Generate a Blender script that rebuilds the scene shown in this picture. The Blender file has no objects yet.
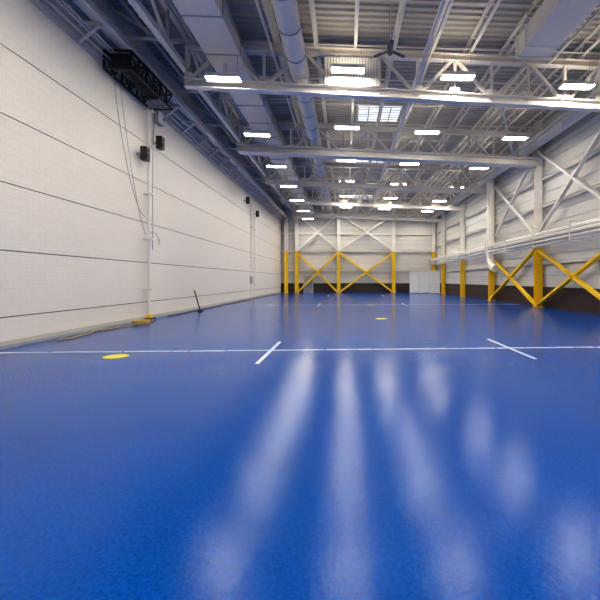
import bpy, math, random
from mathutils import Vector, Matrix
random.seed(4)
sc = bpy.context.scene
try:
    sc.view_settings.view_transform = 'Standard'
    sc.view_settings.look = 'Medium High Contrast'
    sc.view_settings.exposure = -0.08
except Exception as e: print('look', e)

# ---------------- materials ----------------
def new_mat(name):
    m = bpy.data.materials.new(name); m.use_nodes = True
    nt = m.node_tree
    return m, nt, nt.nodes['Principled BSDF']

def mat(name, col, rough=0.5, metal=0.0, var=0.06, scale=3.0, bump=0.0, bscale=40, emit=None, es=0):
    m, nt, b = new_mat(name)
    tc = nt.nodes.new('ShaderNodeTexCoord')
    nz = nt.nodes.new('ShaderNodeTexNoise'); nz.inputs['Scale'].default_value = scale
    nz.inputs['Detail'].default_value = 5
    nt.links.new(tc.outputs['Object'], nz.inputs['Vector'])
    mr = nt.nodes.new('ShaderNodeMapRange')
    mr.inputs['To Min'].default_value = 1 - var; mr.inputs['To Max'].default_value = 1 + var
    nt.links.new(nz.outputs['Fac'], mr.inputs['Value'])
    mx = nt.nodes.new('ShaderNodeVectorMath'); mx.operation = 'SCALE'
    mx.inputs[0].default_value = col[:3]
    nt.links.new(mr.outputs['Result'], mx.inputs['Scale'])
    nt.links.new(mx.outputs['Vector'], b.inputs['Base Color'])
    b.inputs['Roughness'].default_value = rough
    b.inputs['Metallic'].default_value = metal
    if bump:
        n2 = nt.nodes.new('ShaderNodeTexNoise'); n2.inputs['Scale'].default_value = bscale
        nt.links.new(tc.outputs['Object'], n2.inputs['Vector'])
        bp = nt.nodes.new('ShaderNodeBump'); bp.inputs['Strength'].default_value = bump
        bp.inputs['Distance'].default_value = 0.02
        nt.links.new(n2.outputs['Fac'], bp.inputs['Height'])
        nt.links.new(bp.outputs['Normal'], b.inputs['Normal'])
    if emit:
        b.inputs['Emission Color'].default_value = (*emit, 1)
        b.inputs['Emission Strength'].default_value = es
    return m

M_STEEL = mat('painted_white_steel', (0.83, 0.79, 0.73), 0.5)
M_JST = mat('joist_paint', (0.83, 0.765, 0.67), 0.55)
M_GREY = mat('painted_grey_steel', (0.5, 0.48, 0.46), 0.5)
M_DECK = mat('roof_deck_paint', (0.52, 0.475, 0.41), 0.6)
M_DUCT = mat('duct_paint', (0.86, 0.79, 0.69), 0.5)
M_YEL = mat('safety_yellow_paint', (0.90, 0.58, 0.010), 0.4)
M_BLK = mat('black_metal', (0.015, 0.015, 0.017), 0.45)
M_SIDE = mat('metal_siding', (0.66, 0.64, 0.60), 0.5)
M_BROWN = mat('brown_dado', (0.050, 0.028, 0.020), 0.5)
M_JOINT = mat('wall_joint', (0.10, 0.095, 0.09), 0.8)
M_LINE = mat('line_paint_white', (0.60, 0.66, 0.70), 0.4, var=0.3, scale=9)
M_YLINE = mat('line_paint_yellow', (0.80, 0.68, 0.02), 0.4)
M_LENS = mat('light_lens', (0.9, 0.9, 0.9), 0.4, emit=(1.0, 0.94, 0.82), es=95)
M_UPFILL = mat('added_ceiling_fill', (0.9, 0.9, 0.9), 0.4, emit=(1.0, 0.92, 0.76), es=15)  # added glow on fixture tops, lifts the ceiling; no known lamp part
M_SKY = mat('skylight_glazing', (0.8, 0.85, 0.9), 0.3, emit=(0.88, 0.95, 1.0), es=1.1)
M_HOSE = mat('hose_rubber', (0.50, 0.36, 0.10), 0.6)
M_PANEL = mat('white_partition', (0.82, 0.82, 0.80), 0.5)
M_BASE = mat('base_grey', (0.35, 0.36, 0.37), 0.6)
M_FAN = mat('fan_grey', (0.16, 0.16, 0.17), 0.5)

def wall_mat():
    m, nt, b = new_mat('painted_block_wall')
    tc = nt.nodes.new('ShaderNodeTexCoord')
    sep = nt.nodes.new('ShaderNodeSeparateXYZ'); nt.links.new(tc.outputs['Object'], sep.inputs[0])
    cb = nt.nodes.new('ShaderNodeCombineXYZ')
    nt.links.new(sep.outputs['Y'], cb.inputs['X']); nt.links.new(sep.outputs['Z'], cb.inputs['Y'])
    br = nt.nodes.new('ShaderNodeTexBrick')
    br.inputs['Scale'].default_value = 1.0
    br.inputs['Brick Width'].default_value = 0.4; br.inputs['Row Height'].default_value = 0.2
    br.inputs['Mortar Size'].default_value = 0.006
    br.inputs['Color1'].default_value = (0.82, 0.765, 0.695, 1)
    br.inputs['Color2'].default_value = (0.805, 0.75, 0.68, 1)
    br.inputs['Mortar'].default_value = (0.74, 0.69, 0.63, 1)
    nt.links.new(cb.outputs[0], br.inputs['Vector'])
    nt.links.new(br.outputs['Color'], b.inputs['Base Color'])
    nz = nt.nodes.new('ShaderNodeTexNoise'); nz.inputs['Scale'].default_value = 14; nz.inputs['Detail'].default_value = 6
    nt.links.new(tc.outputs['Object'], nz.inputs['Vector'])
    bp = nt.nodes.new('ShaderNodeBump'); bp.inputs['Strength'].default_value = 0.35; bp.inputs['Distance'].default_value = 0.02
    nt.links.new(nz.outputs['Fac'], bp.inputs['Height'])
    nt.links.new(bp.outputs['Normal'], b.inputs['Normal'])
    b.inputs['Roughness'].default_value = 0.6
    return m
M_WALL = wall_mat()

def floor_mat():
    m, nt, b = new_mat('blue_epoxy')
    tc = nt.nodes.new('ShaderNodeTexCoord')
    big = nt.nodes.new('ShaderNodeTexNoise'); big.inputs['Scale'].default_value = 0.35; big.inputs['Detail'].default_value = 4
    nt.links.new(tc.outputs['Object'], big.inputs['Vector'])
    cr = nt.nodes.new('ShaderNodeValToRGB')
    cr.color_ramp.elements[0].position = 0.3; cr.color_ramp.elements[0].color = (0.0, 0.060, 0.32, 1)
    cr.color_ramp.elements[1].position = 0.7; cr.color_ramp.elements[1].color = (0.0, 0.073, 0.37, 1)
    nt.links.new(big.outputs['Fac'], cr.inputs['Fac'])
    fl = nt.nodes.new('ShaderNodeTexNoise'); fl.inputs['Scale'].default_value = 38; fl.inputs['Detail'].default_value = 6
    fl.inputs['Roughness'].default_value = 0.7
    nt.links.new(tc.outputs['Object'], fl.inputs['Vector'])
    fr = nt.nodes.new('ShaderNodeMapRange'); fr.inputs['From Min'].default_value = 0.3; fr.inputs['From Max'].default_value = 0.7
    fr.inputs['To Min'].default_value = 0.60; fr.inputs['To Max'].default_value = 1.36
    nt.links.new(fl.outputs['Fac'], fr.inputs['Value'])
    vm = nt.nodes.new('ShaderNodeVectorMath'); vm.operation = 'SCALE'
    nt.links.new(cr.outputs['Color'], vm.inputs[0]); nt.links.new(fr.outputs['Result'], vm.inputs['Scale'])
    nt.links.new(vm.outputs['Vector'], b.inputs['Base Color'])
    # speckled gloss: fine variation of roughness
    r2 = nt.nodes.new('ShaderNodeMapRange'); r2.inputs['From Min'].default_value = 0.3; r2.inputs['From Max'].default_value = 0.7
    r2.inputs['To Min'].default_value = 0.10; r2.inputs['To Max'].default_value = 0.22
    nt.links.new(fl.outputs['Fac'], r2.inputs['Value'])
    nt.links.new(r2.outputs['Result'], b.inputs['Roughness'])
    b.inputs['Specular IOR Level'].default_value = 0.15
    n2 = nt.nodes.new('ShaderNodeTexNoise'); n2.inputs['Scale'].default_value = 24; n2.inputs['Detail'].default_value = 4
    n2.inputs['Roughness'].default_value = 0.6
    nt.links.new(tc.outputs['Object'], n2.inputs['Vector'])
    bp = nt.nodes.new('ShaderNodeBump'); bp.inputs['Strength'].default_value = 0.19; bp.inputs['Distance'].default_value = 0.01
    nt.links.new(n2.outputs['Fac'], bp.inputs['Height'])
    nt.links.new(bp.outputs['Normal'], b.inputs['Normal'])
    return m
M_FLOOR = floor_mat()

# ---------------- mesh builder ----------------
class MB:
    def __init__(s): s.v=[]; s.f=[]; s.m=[]; s.mats=[]; s.sm=[]
    def mi(s, m):
        if m not in s.mats: s.mats.append(m)
        return s.mats.index(m)
    def add(s, vs, fs, m, smooth=False):
        o=len(s.v); s.v+= [tuple(v) for v in vs]; k=s.mi(m)
        for f in fs:
            s.f.append([i+o for i in f]); s.m.append(k); s.sm.append(smooth)
    def box(s, x0,x1,y0,y1,z0,z1,m):
        vs=[(x0,y0,z0),(x1,y0,z0),(x1,y1,z0),(x0,y1,z0),(x0,y0,z1),(x1,y0,z1),(x1,y1,z1),(x0,y1,z1)]
        s.add(vs,[(0,3,2,1),(4,5,6,7),(0,1,5,4),(1,2,6,5),(2,3,7,6),(3,0,4,7)],m)
    def frame(s,p,q):
        p=Vector(p);q=Vector(q);d=(q-p).normalized()
        up=Vector((0,0,1)) if abs(d.z)<0.9 else Vector((0,1,0))
        a=d.cross(up).normalized(); b=a.cross(d).normalized()
        return p,q,a,b
    def beam(s,p,q,w,h,m):
        p,q,a,b=s.frame(p,q); a=a*w/2; b=b*h/2
        vs=[p-a-b,p+a-b,p+a+b,p-a+b,q-a-b,q+a-b,q+a+b,q-a+b]
        s.add(vs,[(0,1,2,3),(7,6,5,4),(0,4,5,1),(1,5,6,2),(2,6,7,3),(3,7,4,0)],m)
    def ibeam(s,p,q,w,h,m,t=0.025):
        p,q,a,b=s.frame(p,q)
        o=b*(h/2-t/2)
        s.beam(p+o,q+o,w,t,m); s.beam(p-o,q-o,w,t,m); s.beam(p,q,t,h-2*t,m)
    def cyl(s,p,q,r,m,n=12,r2=None,caps=True):
        p,q,a,b=s.frame(p,q); r2=r if r2 is None else r2
        vs=[];fs=[]
        for i in range(n):
            t=2*math.pi*i/n; c=a*math.cos(t)+b*math.sin(t)
            vs+= [p+c*r,q+c*r2]
        for i in range(n):
            j=(i+1)%n; fs.append((2*i,2*j,2*j+1,2*i+1))
        s.add(vs,fs,m,True)
        if caps:
            s.add([vs[2*i] for i in range(n)],[tuple(range(n))[::-1]],m)
            s.add([vs[2*i+1] for i in range(n)],[tuple(range(n))],m)
    def tube(s,pts,r,m,n=8):
        for a,b in zip(pts[:-1],pts[1:]): s.cyl(a,b,r,m,n)
    def obj(s,name,loc=(0,0,0)):
        me=bpy.data.meshes.new(name); me.from_pydata(s.v,[],s.f)
        for m in s.mats: me.materials.append(m)
        me.polygons.foreach_set('material_index',s.m)
        me.polygons.foreach_set('use_smooth',s.sm)
        me.update()
        o=bpy.data.objects.new(name,me); o.location=loc
        sc.collection.objects.link(o); return o
def inst(o,name,loc):
    c=bpy.data.objects.new(name,o.data); c.location=loc; sc.collection.objects.link(c); return c

XL,XR,YB,YF,ZT=-8.0,11.7,48.0,-12.0,11.1
BAYS=[0.1,7.35,14.6,21.8,28.95,36.2,43.4]
TR=[-7.0]+BAYS

# ---------------- room shell ----------------
b=MB(); b.box(XL-0.3,XR+0.3,YF-0.3,YB+0.3,-0.2,0,M_FLOOR); b.obj('floor')

b=MB(); b.box(XL-0.35,XL-0.03,YF,YB,0,ZT,M_JOINT)
zs=[0,0.72,2.3,3.9,5.5,7.1,8.7,ZT]
g=0.014
for i in range(len(zs)-1):
    b.box(XL-0.05,XL,YF,YB,zs[i]+(g if i else 0),zs[i+1]-g,M_WALL)
b.obj('wall_left')
b=MB(); b.box(XL,XL+0.10,YF,YB,0,0.07,M_BASE); b.box(XL,XL+0.04,YF,YB,0.07,0.16,M_GREY); b.obj('baseboard_left')

def siding(b,axis,pos,sign,lo,hi,z0,z1,step,m,depth=0.035):
    z=z0
    while z<z1-1e-3:
        z2=min(z+step,z1)
        if axis=='x':
            x0,x1=sorted((pos,pos+sign*depth))
            b.box(x0,x1,lo,hi,z+0.025,z2,m)
        else:
            y0,y1=sorted((pos,pos+sign*depth))
            b.box(lo,hi,y0,y1,z+0.025,z2,m)
        z=z2
M_SIDEJ = mat('siding_joint', (0.30,0.29,0.28),0.7)
b=MB(); b.box(XR,XR+0.3,YF,YB,0,ZT,M_SIDEJ)
siding(b,'x',XR,-1,YF,YB,1.25,ZT,0.6,M_SIDE)
b.box(XR-0.05,XR,YF,YB,0,1.2,M_BROWN); b.box(XR-0.08,XR,YF,YB,1.2,1.27,M_SIDE)
b.obj('wall_right')
b=MB(); b.box(XL,XR,YB,YB+0.3,0,ZT,M_SIDEJ)
siding(b,'y',YB,-1,XL,XR,1.25,ZT,0.6,M_SIDE)
b.box(XL,XR,YB-0.05,YB,0,1.2,M_BROWN); b.box(XL,XR,YB-0.08,YB,1.2,1.27,M_SIDE)
b.obj('wall_back')
b=MB(); b.box(XL,XR,YF-0.3,YF,0,ZT,M_SIDEJ)
siding(b,'y',YF,1,XL,XR,0.0,ZT,0.6,M_SIDE)
b.obj('wall_front')

b=MB(); y=YF; prof=[]
P=0.30
while y<YB:
    prof+= [(y,ZT),(y+0.10,ZT),(y+0.14,ZT-0.08),(y+0.26,ZT-0.08)]; y+=P
prof=[p for p in prof if p[0]<YB]+[(YB,ZT)]
vs=[];fs=[]
for (yy,zz) in prof: vs+= [(XL,yy,zz),(XR,yy,zz)]
for i in range(len(prof)-1): fs.append((2*i,2*i+1,2*i+3,2*i+2))
b.add(vs,fs,M_DECK)
b.box(XL-0.3,XR+0.3,YF-0.3,YB+0.3,ZT+0.02,ZT+0.2,M_DECK)
b.obj('ceiling')

b=MB()
xs=[XL+0.9+i*1.5 for i in range(13)]
zt,zb=ZT-0.14,ZT-0.62
for x in xs:
    b.beam((x,YF,zt),(x,YB-0.1,zt),0.13,0.06,M_JST)
    b.beam((x,YF,zb),(x,YB-0.1,zb),0.11,0.05,M_JST)
    y=YF;k=0
    while y<YB-0.7:
        a,c=(zt,zb) if k%2==0 else (zb,zt)
        b.beam((x,y,a),(x,y+0.6,c),0.028,0.028,M_JST)
        y+=0.6;k+=1
for y in [YF+2.4*i for i in range(1,25)]:
    b.beam((xs[0],y,zb),(xs[-1],y,zb),0.04,0.04,M_JST)
b.obj('ceiling_joists')

XT=-6.0
def truss(Y):
    b=MB()
    x0,x1=XT,XR-0.1
    sl=lambda x:-0.03*(x-1)
    T=lambda x:10.3+sl(x)*0.6
    B=lambda x:8.78+sl(x)
    b.ibeam((x0,Y,T(x0)),(x1,Y,T(x1)),0.26,0.26,M_JST)
    if abs(Y-21.8)<.1: b.ibeam((x0,Y,B(x0)),(x1,Y,B(x1)),0.6,0.42,M_STEEL,0.04)
    else: b.ibeam((x0,Y,B(x0)),(x1,Y,B(x1)),0.30,0.34,M_STEEL)
    n=12; w=(x1-x0)/n
    for i in range(n+1):
        x=x0+i*w; x=min(max(x,x0+0.06),x1-0.06); xn=x0+(i+1)*w
        b.beam((x,Y,B(x)),(x,Y,T(x)),0.1,0.1,M_JST)
        if i<n:
            if i%2==0: b.beam((x,Y,B(x)),(xn,Y,T(xn)),0.11,0.11,M_JST)
            else: b.beam((x,Y,T(x)),(xn,Y,B(xn)),0.11,0.11,M_JST)
        b.box(x-0.2 if i else x,x+0.2 if i<n else x,Y-0.02,Y+0.02,B(x)+0.1,B(x)+0.42,M_JST)
    if abs(Y-14.6)<.1:
        x=-0.75
        while x<1.25:
            b.box(x,x+0.07,Y-0.2,Y-0.15,B(0)+0.15,T(0)-0.28,M_STEEL); x+=0.11
        b.box(-0.8,1.3,Y-0.15,Y-0.12,B(0)+0.15,T(0)-0.28,M_GREY)
    for x in xs:
        if x>XT: b.beam((x,Y,T(x)+0.1),(x,Y,ZT-0.6),0.1,0.1,M_JST)
    b.obj('roof_truss')
for Y in TR: truss(Y)

b=MB()
for i in range(len(TR)-1):
    y0,y1=TR[i],TR[i+1]
    for xa,xb in ((6.0,9.8),):
        b.beam((xa,y0,9.0),(xb,y1,9.0),0.08,0.08,M_STEEL)
for x in (2.6,9.8): b.beam((x,YF,8.98),(x,YB,8.98),0.09,0.09,M_STEEL)
b.obj('roof_bracing')

# ducts
b=MB(); y=YF
while y<YB-3:
    b.cyl((-1.75,y,9.6),(-1.75,y+1.48,9.6),0.36,M_DUCT,24)
    b.cyl((-1.75,y+1.46,9.6),(-1.75,y+1.5,9.6),0.385,M_GREY,24)
    b.beam((-1.75,y+0.7,9.9),(-1.75,y+0.7,ZT-0.1),0.02,0.02,M_GREY)
    y+=1.5
b.obj('round_duct')
b=MB(); y=YF
while y<YB-1:
    b.box(-5.05,-3.8,y,y+1.96,9.75,10.25,M_DUCT)
    b.box(-5.08,-3.77,y+1.96,y+2.0,9.72,10.28,M_GREY)
    for x in (-4.95,-3.9): b.beam((x,y+1,10.2),(x,y+1,ZT-0.1),0.03,0.03,M_GREY)
    y+=2
b.obj('rectangular_duct')
b=MB()
b.box(6.15,7.3,YF+1,13.3,9.55,10.25,M_DUCT); b.box(6.1,7.35,13.2,13.3,9.5,10.3,M_STEEL)
for y in (-8,-4,2,6,10,12.6):
    b.box(6.12,7.33,y,y+0.05,9.52,10.28,M_STEEL)
    for x in (6.25,7.2): b.beam((x,y+.1,10.2),(x,y+.1,ZT-0.1),0.03,0.03,M_GREY)
b.obj('supply_air_duct')
b=MB(); y=YF+0.2
while y<YB-2:
    b.cyl((XR-0.8,y,9.35),(XR-0.8,y+2.45,9.35),0.25,M_DUCT,20)
    b.cyl((XR-0.8,y+2.43,9.35),(XR-0.8,y+2.5,9.35),0.27,M_STEEL,20)
    b.beam((XR-0.8,y+1,9.35),(XR-0.05,y+1,9.75),0.05,0.05,M_STEEL)
    y+=2.5
b.obj('eave_duct')
b=MB()
X,Y=XR-0.75,28.1
b.cyl((X,Y,3.1),(X,Y,9.1),0.30,M_DUCT,20)
for z in (4.6,6.1,7.6): b.cyl((X,Y,z),(X,Y,z+0.06),0.33,M_STEEL,20)
pts=[(X,Y,3.1),(X+0.02,Y-0.1,2.8),(X+0.1,Y-0.3,2.55),(X+0.15,Y-0.6,2.45)]
for p,q in zip(pts[:-1],pts[1:]): b.cyl(p,q,0.30,M_DUCT,20)
b.beam((X,Y,7.0),(XR-0.05,Y,7.0),0.06,0.06,M_STEEL); b.beam((X,Y,4.0),(XR-0.05,Y,4.0),0.06,0.06,M_STEEL)
b.obj('duct_downcomer')

# left longitudinal truss + rail
b=MB(); X=XT
b.ibeam((X,YF,9.55),(X,YB-.7,9.55),0.2,0.22,M_JST); b.ibeam((X,YF,10.85),(X,YB-.7,10.85),0.2,0.2,M_JST)
y=YF;k=0
while y<YB-2.4:
    a,c=(9.6,10.85) if k%2==0 else (10.85,9.6)
    b.beam((X,y,a),(X,y+1.8,c),0.1,0.1,M_JST)
    b.beam((X,y,9.6),(X,y,10.85),0.08,0.08,M_JST)
    if k%2==0:
        b.beam((X,y,9.75),(XL+0.02,y,9.75),0.08,0.08,M_JST)
        b.beam((X,y,9.6),(XL+0.05,y,10.8),0.08,0.08,M_JST)
    y+=1.8;k+=1
b.obj('longitudinal_truss')
b=MB()
b.ibeam((-7.45,YF,9.55),(-7.45,YB,9.55),0.25,0.36,M_JST)
b.box(-7.5,-7.4,YF,YB,9.73,9.79,M_GREY)
b.ibeam((-7.15,YF,9.3),(-7.15,YB,9.3),0.12,0.14,M_JST)
y=YF+0.4
while y<YB:
    b.box(-7.98,-7.3,y,y+0.08,9.22,9.36,M_JST)
    b.beam((-7.98,y+.04,8.75),(-7.35,y+.04,9.25),0.06,0.06,M_JST)
    y+=1.8
b.obj('crane_rail')
b=MB()
for x,z,r in ((-7.85,9.55,0.05),(-7.85,9.4,0.035),(-7.75,9.15,0.045),(-7.6,9.12,0.025),(-7.85,8.98,0.03)):
    b.cyl((x,YF,z),(x,YB,z),r,M_JST,10)
b.cyl((-7.9,YF,8.85),(-7.9,YB,8.85),0.02,M_GREY,8)
b.obj('conduit_run')

b=MB()
for x in (-2.7,3.2,8.0):
    b.cyl((x,YF,10.1),(x,YB-.1,10.1),0.045,M_JST,10)
for y in [YF+1.5+i*3.6 for i in range(16)]:
    b.cyl((-6,y,10.2),(11,y,10.2),0.03,M_JST,8)
    for x in range(-5,11,3): b.cyl((x,y,10.0),(x,y,10.2),0.02,M_GREY,6)
b.obj('sprinkler_pipes')

# ---------------- right wall structure ----------------
ZY=3.5
for i,Y in enumerate(BAYS[1:]):
    b=MB(); X=XR-0.35
    b.ibeam((X,Y,0.02),(X,Y,ZY),0.36,0.36,M_YEL,0.03)
    b.ibeam((X,Y,ZY),(X,Y,10.9),0.34,0.34,M_STEEL,0.03)
    b.box(X-0.25,X+0.25,Y-0.25,Y+0.25,0,0.03,M_YEL)
    for z in (4.2,6.8,9.2): b.box(X-0.2,X+0.2,Y-0.2,Y+0.2,z,z+0.03,M_STEEL)
    b.obj('steel_column')
def xbrace(p00,p01,p10,p11,w,m,name):
    b=MB(); b.beam(p00,p11,w,w*0.6,m); b.beam(p01,p10,w,w*0.6,m)
    c=[(Vector(p00)+Vector(p11))/2][0]
    r=0.2
    if abs(p00[0]-p10[0])<0.01: b.box(c.x-0.03,c.x+0.03,c.y-r,c.y+r,c.z-r,c.z+r,m)
    else: b.box(c.x-r,c.x+r,c.y-0.03,c.y+0.03,c.z-r,c.z+r,m)
    b.obj(name)
X=XR-0.45
for y0,y1 in ((14.75,21.65),(21.95,28.8),(7.5,14.45)):
    xbrace((X,y0,0.15),(X,y0,3.4),(X,y1,0.15),(X,y1,3.4),0.22,M_YEL,'cross_brace')
    xbrace((X,y0,4.25),(X,y0,9.1),(X,y1,4.25),(X,y1,9.1),0.2,M_STEEL,'cross_brace')
b=MB()
for z in (2.6,4.2,5.9,7.5,9.0):
    b.ibeam((XR-0.17,YF,z),(XR-0.17,YB-0.05,z),0.2,0.16,M_STEEL)
b.obj('siding_girts_1')  # horizontal girts along the right wall siding
b=MB()
for x,z,r in ((XR-0.75,4.0,0.08),(XR-0.92,3.72,0.07),(XR-0.72,3.56,0.06),(XR-1.05,4.08,0.045),(XR-0.66,4.24,0.07),(XR-0.95,3.9,0.04)):
    b.cyl((x,YF,z),(x,YB-0.1,z),r,M_STEEL,12)
y=YF+0.6
while y<YB:
    b.beam((XR-1.12,y,3.46),(XR-0.05,y,3.46),0.06,0.06,M_STEEL)
    b.beam((XR-1.12,y,3.46),(XR-1.12,y,4.4),0.05,0.05,M_STEEL)
    b.beam((XR-1.12,y,4.38),(XR-0.05,y,4.38),0.05,0.05,M_STEEL)
    y+=3.6
b.obj('pipe_rack')

# ---------------- back wall structure ----------------
ZY=5.1
cols=[-7.3,-6.0,-0.8,6.1,11.2]
for x in cols:
    b=MB(); Y=YB-0.4
    b.ibeam((x,Y,0.02),(x,Y,ZY),0.42,0.4,M_YEL,0.04)
    b.ibeam((x,Y,ZY),(x,Y,10.9),0.4,0.38,M_STEEL,0.04)
    b.box(x-0.28,x+0.28,Y-0.28,Y+0.28,0,0.03,M_YEL)
    b.obj('steel_column')
Y=YB-0.65
for x0,x1 in ((-5.8,-1.0),(-0.6,5.9)):
    xbrace((x0,Y,0.15),(x0,Y,4.9),(x1,Y,0.15),(x1,Y,4.9),0.34,M_YEL,'cross_brace')
    xbrace((x0,Y,5.4),(x0,Y,9.7),(x1,Y,5.4),(x1,Y,9.7),0.28,M_STEEL,'cross_brace')
b=MB()
for z in (2.8,5.2,7.4,9.8): b.ibeam((XL+0.05,YB-0.18,z),(XR-0.3,YB-0.18,z),0.2,0.22,M_STEEL)
b.obj('siding_girts_2')  # horizontal girts across the back wall siding
b=MB()
b.box(-5.2,-5.1,YB-0.16,YB-0.06,0,2.2,M_GREY); b.box(-4.1,-4.0,YB-0.16,YB-0.06,0,2.2,M_GREY); b.box(-5.2,-4.0,YB-0.16,YB-0.06,2.1,2.2,M_GREY)
b.box(-5.1,-4.1,YB-0.12,YB-0.06,0,2.1,M_BASE); b.box(-4.3,-4.2,YB-0.2,YB-0.12,1.0,1.06,M_BLK)
b.obj('door_1')
b=MB()
for i in range(3):
    x0=7.7+i*1.22
    b.box(x0,x0+1.2,45.0,45.06,0.05,2.7,M_PANEL)
    b.box(x0,x0+0.04,44.97,45.0,0.05,2.7,M_STEEL)
b.box(7.7,11.1,44.97,45.09,2.66,2.72,M_STEEL)
for x in (7.7,8.92,10.14,11.3):
    b.box(x,x+0.06,44.7,45.4,0,0.05,M_GREY)
b.obj('white_partition_screen')

# ---------------- lights ----------------
L,W=1.22,0.40
def fixture(up,loc):
    b=MB()
    b.box(-L/2,L/2,-W/2,W/2,0.0,0.07,M_STEEL)
    for s in (-1,1):
        b.box(-L/2,L/2,s*W/2-0.015,s*W/2+0.015,-0.04,0.09,M_STEEL)
        b.box(s*L/2-0.015,s*L/2+0.015,-W/2,W/2,-0.04,0.09,M_STEEL)
    b.box(-L/2+0.03,L/2-0.03,-W/2+0.03,W/2-0.03,-0.03,-0.002,M_LENS)
    if up: b.box(-L/2+0.05,L/2-0.05,-W/2+0.05,W/2-0.05,0.07,0.075,M_UPFILL)  # added emissive strip, there only to brighten the ceiling
    b.box(-0.1,0.1,-0.05,0.05,0.07,0.12,M_GREY)
    for s in (-1,1): b.cyl((s*0.5,0,0.07),(s*0.5,0,ZT-9.2-0.35 if up else 0.84),0.008,M_GREY,6)
    return b.obj('high_bay_light',loc)
rows=[-6.8,-1.6,3.6,8.8,14.0,19.3,24.6,29.8,35.0,40.3,45.5]
fu=fd=None
for y in rows:
    for x,z in ((-4.4,8.9),(0.1,9.35),(4.2,9.2),(8.8,8.98)):
        if x<-4:
            if fd is None: fd=fixture(False,(x,y,z))
            else: inst(fd,'high_bay_light',(x,y,z))
        else:
            if fu is None: fu=fixture(True,(x,y,z))
            else: inst(fu,'high_bay_light',(x,y,z))

for i,y in enumerate((21.4,29.5,36.2,43.0)):
    b=MB(); yy=y-0.9 if i!=2 else y+0.7
    b.box(0.7,3.1,yy,yy+1.9,ZT-0.13,ZT-0.09,M_SKY)
    for x in (0.7,1.28,1.88,2.48,3.04): b.box(x,x+0.06,yy,yy+1.9,ZT-0.17,ZT-0.12,M_GREY)
    for k in range(7): b.box(0.7,3.1,yy+k*0.306,yy+k*0.306+0.05,ZT-0.165,ZT-0.12,M_GREY)
    b.obj('window_%d'%(i+1))

b=MB()
b.cyl((0,0,0.15),(0,0,1.6),0.025,M_GREY,10); b.cyl((0,0,-0.05),(0,0,0.18),0.10,M_FAN,16); b.cyl((0,0,-0.12),(0,0,-0.05),0.06,M_FAN,16,0.10)
for k in range(3):
    a=2*math.pi*k/3+0.5; c,s=math.cos(a),math.sin(a)
    p=Vector((c*0.1,s*0.1,0.03)); q=Vector((c*0.62,s*0.62,0.0))
    b.beam(p,q,0.13,0.02,M_FAN)
b.obj('ceiling_fan',(1.55,13.0,9.45))

# ---------------- left wall equipment ----------------
b=MB(); X=-7.82; Y=15.6
b.cyl((X,Y,0),(X,Y,8.5),0.05,M_STEEL,12)
b.cyl((X+0.14,Y,2.8),(X+0.14,Y,8.5),0.022,M_GREY,8)
for z in (1.2,3.2,5.0,6.9,8.3): b.box(XL,X+0.18,Y-0.09,Y+0.09,z,z+0.06,M_STEEL)
b.box(X-0.1,X+0.2,Y-0.15,Y+0.15,0,0.10,M_BLK); b.box(X-0.08,X+0.12,Y-0.1,Y+0.1,0.10,0.22,M_YEL)
b.tube([(X,Y,3.5),(X+0.2,Y+0.15,3.5),(X+0.25,Y+0.3,3.3),(X+0.25,Y+0.35,3.05)],0.05,M_STEEL,10)
b.obj('wall_standpipe')
def speaker(name,y,z):
    b=MB()
    b.box(XL+0.2,XL+0.42,y-0.14,y+0.14,z-0.26,z+0.26,M_BLK)
    b.box(XL+0.42,XL+0.44,y-0.12,y+0.12,z-0.24,z+0.24,M_BLK)
    b.cyl((XL+0.43,y,z-0.08),(XL+0.46,y,z-0.08),0.09,M_BLK,16); b.cyl((XL+0.43,y,z+0.13),(XL+0.46,y,z+0.13),0.045,M_BLK,12)
    b.box(XL,XL+0.22,y-0.03,y+0.03,z-0.05,z+0.05,M_GREY)
    b.obj(name)
speaker('wall_speaker',16.25,7.3); speaker('wall_speaker',15.05,6.45)
speaker('wall_speaker',33.8,7.4); speaker('wall_speaker',30.5,7.9)
b=MB()
ya,yb2=12.9,15.9; x0,x1=-7.9,-7.05; z0,z1=8.55,9.15
for x in (x0,x1):
    for z in (z0,z1): b.beam((x,ya,z),(x,yb2,z),0.06,0.07,M_BLK)
    k=0;y=ya
    while y<yb2-0.1:
        b.beam((x,y,z0 if k%2 else z1),(x,y+0.5,z1 if k%2 else z0),0.04,0.04,M_BLK)
        b.beam((x,y,z0),(x,y,z1),0.05,0.05,M_BLK); y+=0.5;k+=1
for y in (ya,13.9,14.9,yb2):
    for z in (z0,z1): b.beam((x0,y,z),(x1,y,z),0.05,0.05,M_BLK)
b.cyl((-7.5,13.3,8.85),(-7.5,14.3,8.85),0.22,M_BLK,16); b.box(-7.7,-7.3,14.35,15.3,8.66,9.05,M_BLK)
b.box(-7.75,-7.2,13.0,13.25,8.62,9.1,M_BLK)
b.obj('hoist_trolley')
def cable(name,p,q,sag,mt,r=0.014,n=18):
    p=Vector(p);q=Vector(q);b=MB();pts=[]
    for i in range(n+1):
        t=i/n; v=p.lerp(q,t); v.z-=sag*4*t*(1-t); pts.append(v)
    b.tube(pts,r,mt,6); b.obj(name)
cable('hanging_cable',(-7.8,13.2,8.5),(-7.9,15.45,4.1),1.0,M_GREY)
cable('hanging_cable',(-7.8,13.6,8.5),(-7.9,15.5,3.4),0.7,M_GREY)
cable('hanging_cable',(-7.75,15.9,8.5),(-7.82,15.9,6.9),0.2,M_BLK)
b=MB()
for y,z1 in ((32.6,8.2),(33.8,7.2)):
    b.cyl((XL+0.08,y,0),(XL+0.08,y,z1),0.05,M_STEEL,10)
    for z in (1.2,3.5,6): b.box(XL,XL+0.14,y-0.08,y+0.08,z,z+0.05,M_GREY)
b.box(XL,XL+0.2,32.4,32.8,1.3,1.9,M_GREY)
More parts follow.
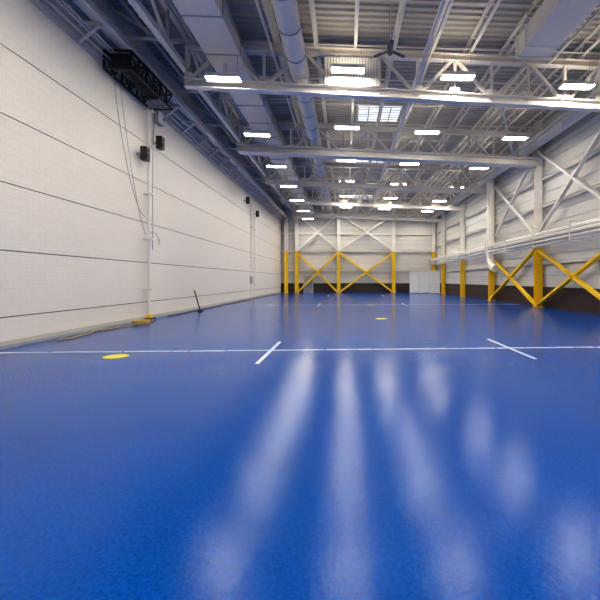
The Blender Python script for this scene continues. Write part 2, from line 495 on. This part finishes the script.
b.obj('electrical_conduit')
b=MB()
b.box(XL+0.005,XL+0.2,16.3,16.8,8.2,8.75,M_GREY); b.box(XL+0.2,XL+0.22,16.33,16.77,8.23,8.72,M_STEEL)
b.box(XL+0.22,XL+0.24,16.7,16.74,8.4,8.55,M_BLK)
b.obj('junction_box')
b=MB(); b.cyl((-7.3,19.6,0.03),(-7.55,19.5,1.05),0.03,M_BLK,10); b.cyl((-7.3,19.6,0),(-7.3,19.6,0.05),0.14,M_BLK,16); b.cyl((-7.55,19.5,1.05),(-7.57,19.5,1.12),0.045,M_YEL,10)
b.obj('marker_post')
b=MB(); pts=[]
for i in range(60):
    t=i/59; y=10.4+t*5.0
    pts.append((-7.55+0.12*math.sin(t*13)+0.06*math.sin(t*31),y,0.03))
b.tube(pts,0.022,M_HOSE,8)
for k in range(3):
    c=[( -7.45+0.25*math.cos(a*math.pi/10),14.3+0.35*math.sin(a*math.pi/10),0.03+0.04*k) for a in range(21)]
    b.tube(c,0.022,M_HOSE,8)
b.obj('floor_hose')
b=MB(); pts=[(-7.7+0.05*math.sin(i*.9),17+i*0.6,0.025) for i in range(45)]
b.tube(pts,0.022,M_BLK,6); b.obj('floor_cable')

# ---------------- floor markings ----------------
def flat(name,polys,m,z=0.003):
    b=MB()
    for p in polys:
        n=len(p); vs=[(x,y,z) for x,y in p]+[(x,y,0.0005) for x,y in p]
        fs=[tuple(range(n))]+[(i,(i+1)%n,n+(i+1)%n,n+i) for i in range(n)]
        b.add(vs,fs,m)
    b.obj(name)
def rect(x0,x1,y0,y1): return [(x0,y0),(x1,y0),(x1,y1),(x0,y1)]
def segs(x0,x1,y,w):
    out=[];x=x0
    while x<x1:
        l=random.uniform(0.15,0.9); o=random.uniform(-.012,.012)
        out.append(rect(x,min(x+l,x1),y-w/2+o,y+w/2+random.uniform(-.02,.02))); x+=l+random.choice((0,0.02,0.04))
    return out
flat('floor_line',segs(-7.85,11.5,8.75,0.10),M_LINE)
flat('floor_line',segs(-7.85,11.5,24.5,0.14),M_LINE)
for x,y in ((-1.68,7.35),(3.85,7.5),(-1.68,23.2),(3.85,23.2),(-1.68,37.5),(3.85,37.5)):
    flat('floor_tick_mark',[rect(x-0.04,x+0.04,y,y+2.6)],M_LINE,0.005)
def circ(x,y,r): return [(x+r*math.cos(a*math.pi/16),y+r*math.sin(a*math.pi/16)) for a in range(32)]
for x,y in ((-4.78,8.2),(1.5,15.6),(1.6,24),(-4.6,24.0)):
    flat('floor_marker_dot',[circ(x,y,0.24)],M_YLINE,0.006)

# ---------------- world & camera ----------------
w=bpy.data.worlds.new('world'); sc.world=w; w.use_nodes=True
w.node_tree.nodes['Background'].inputs[0].default_value=(0.6,0.7,0.85,1)
w.node_tree.nodes['Background'].inputs[1].default_value=0.5
cd=bpy.data.cameras.new('camera'); cam=bpy.data.objects.new('camera',cd); sc.collection.objects.link(cam)
cam.location=(0,0,1.6); cam.rotation_euler=(math.radians(90),0,math.radians(-3))
cd.sensor_width=36; cd.lens=22.8; cd.shift_x=-65/600; cd.shift_y=-20/600; cd.clip_end=300
sc.camera=cam
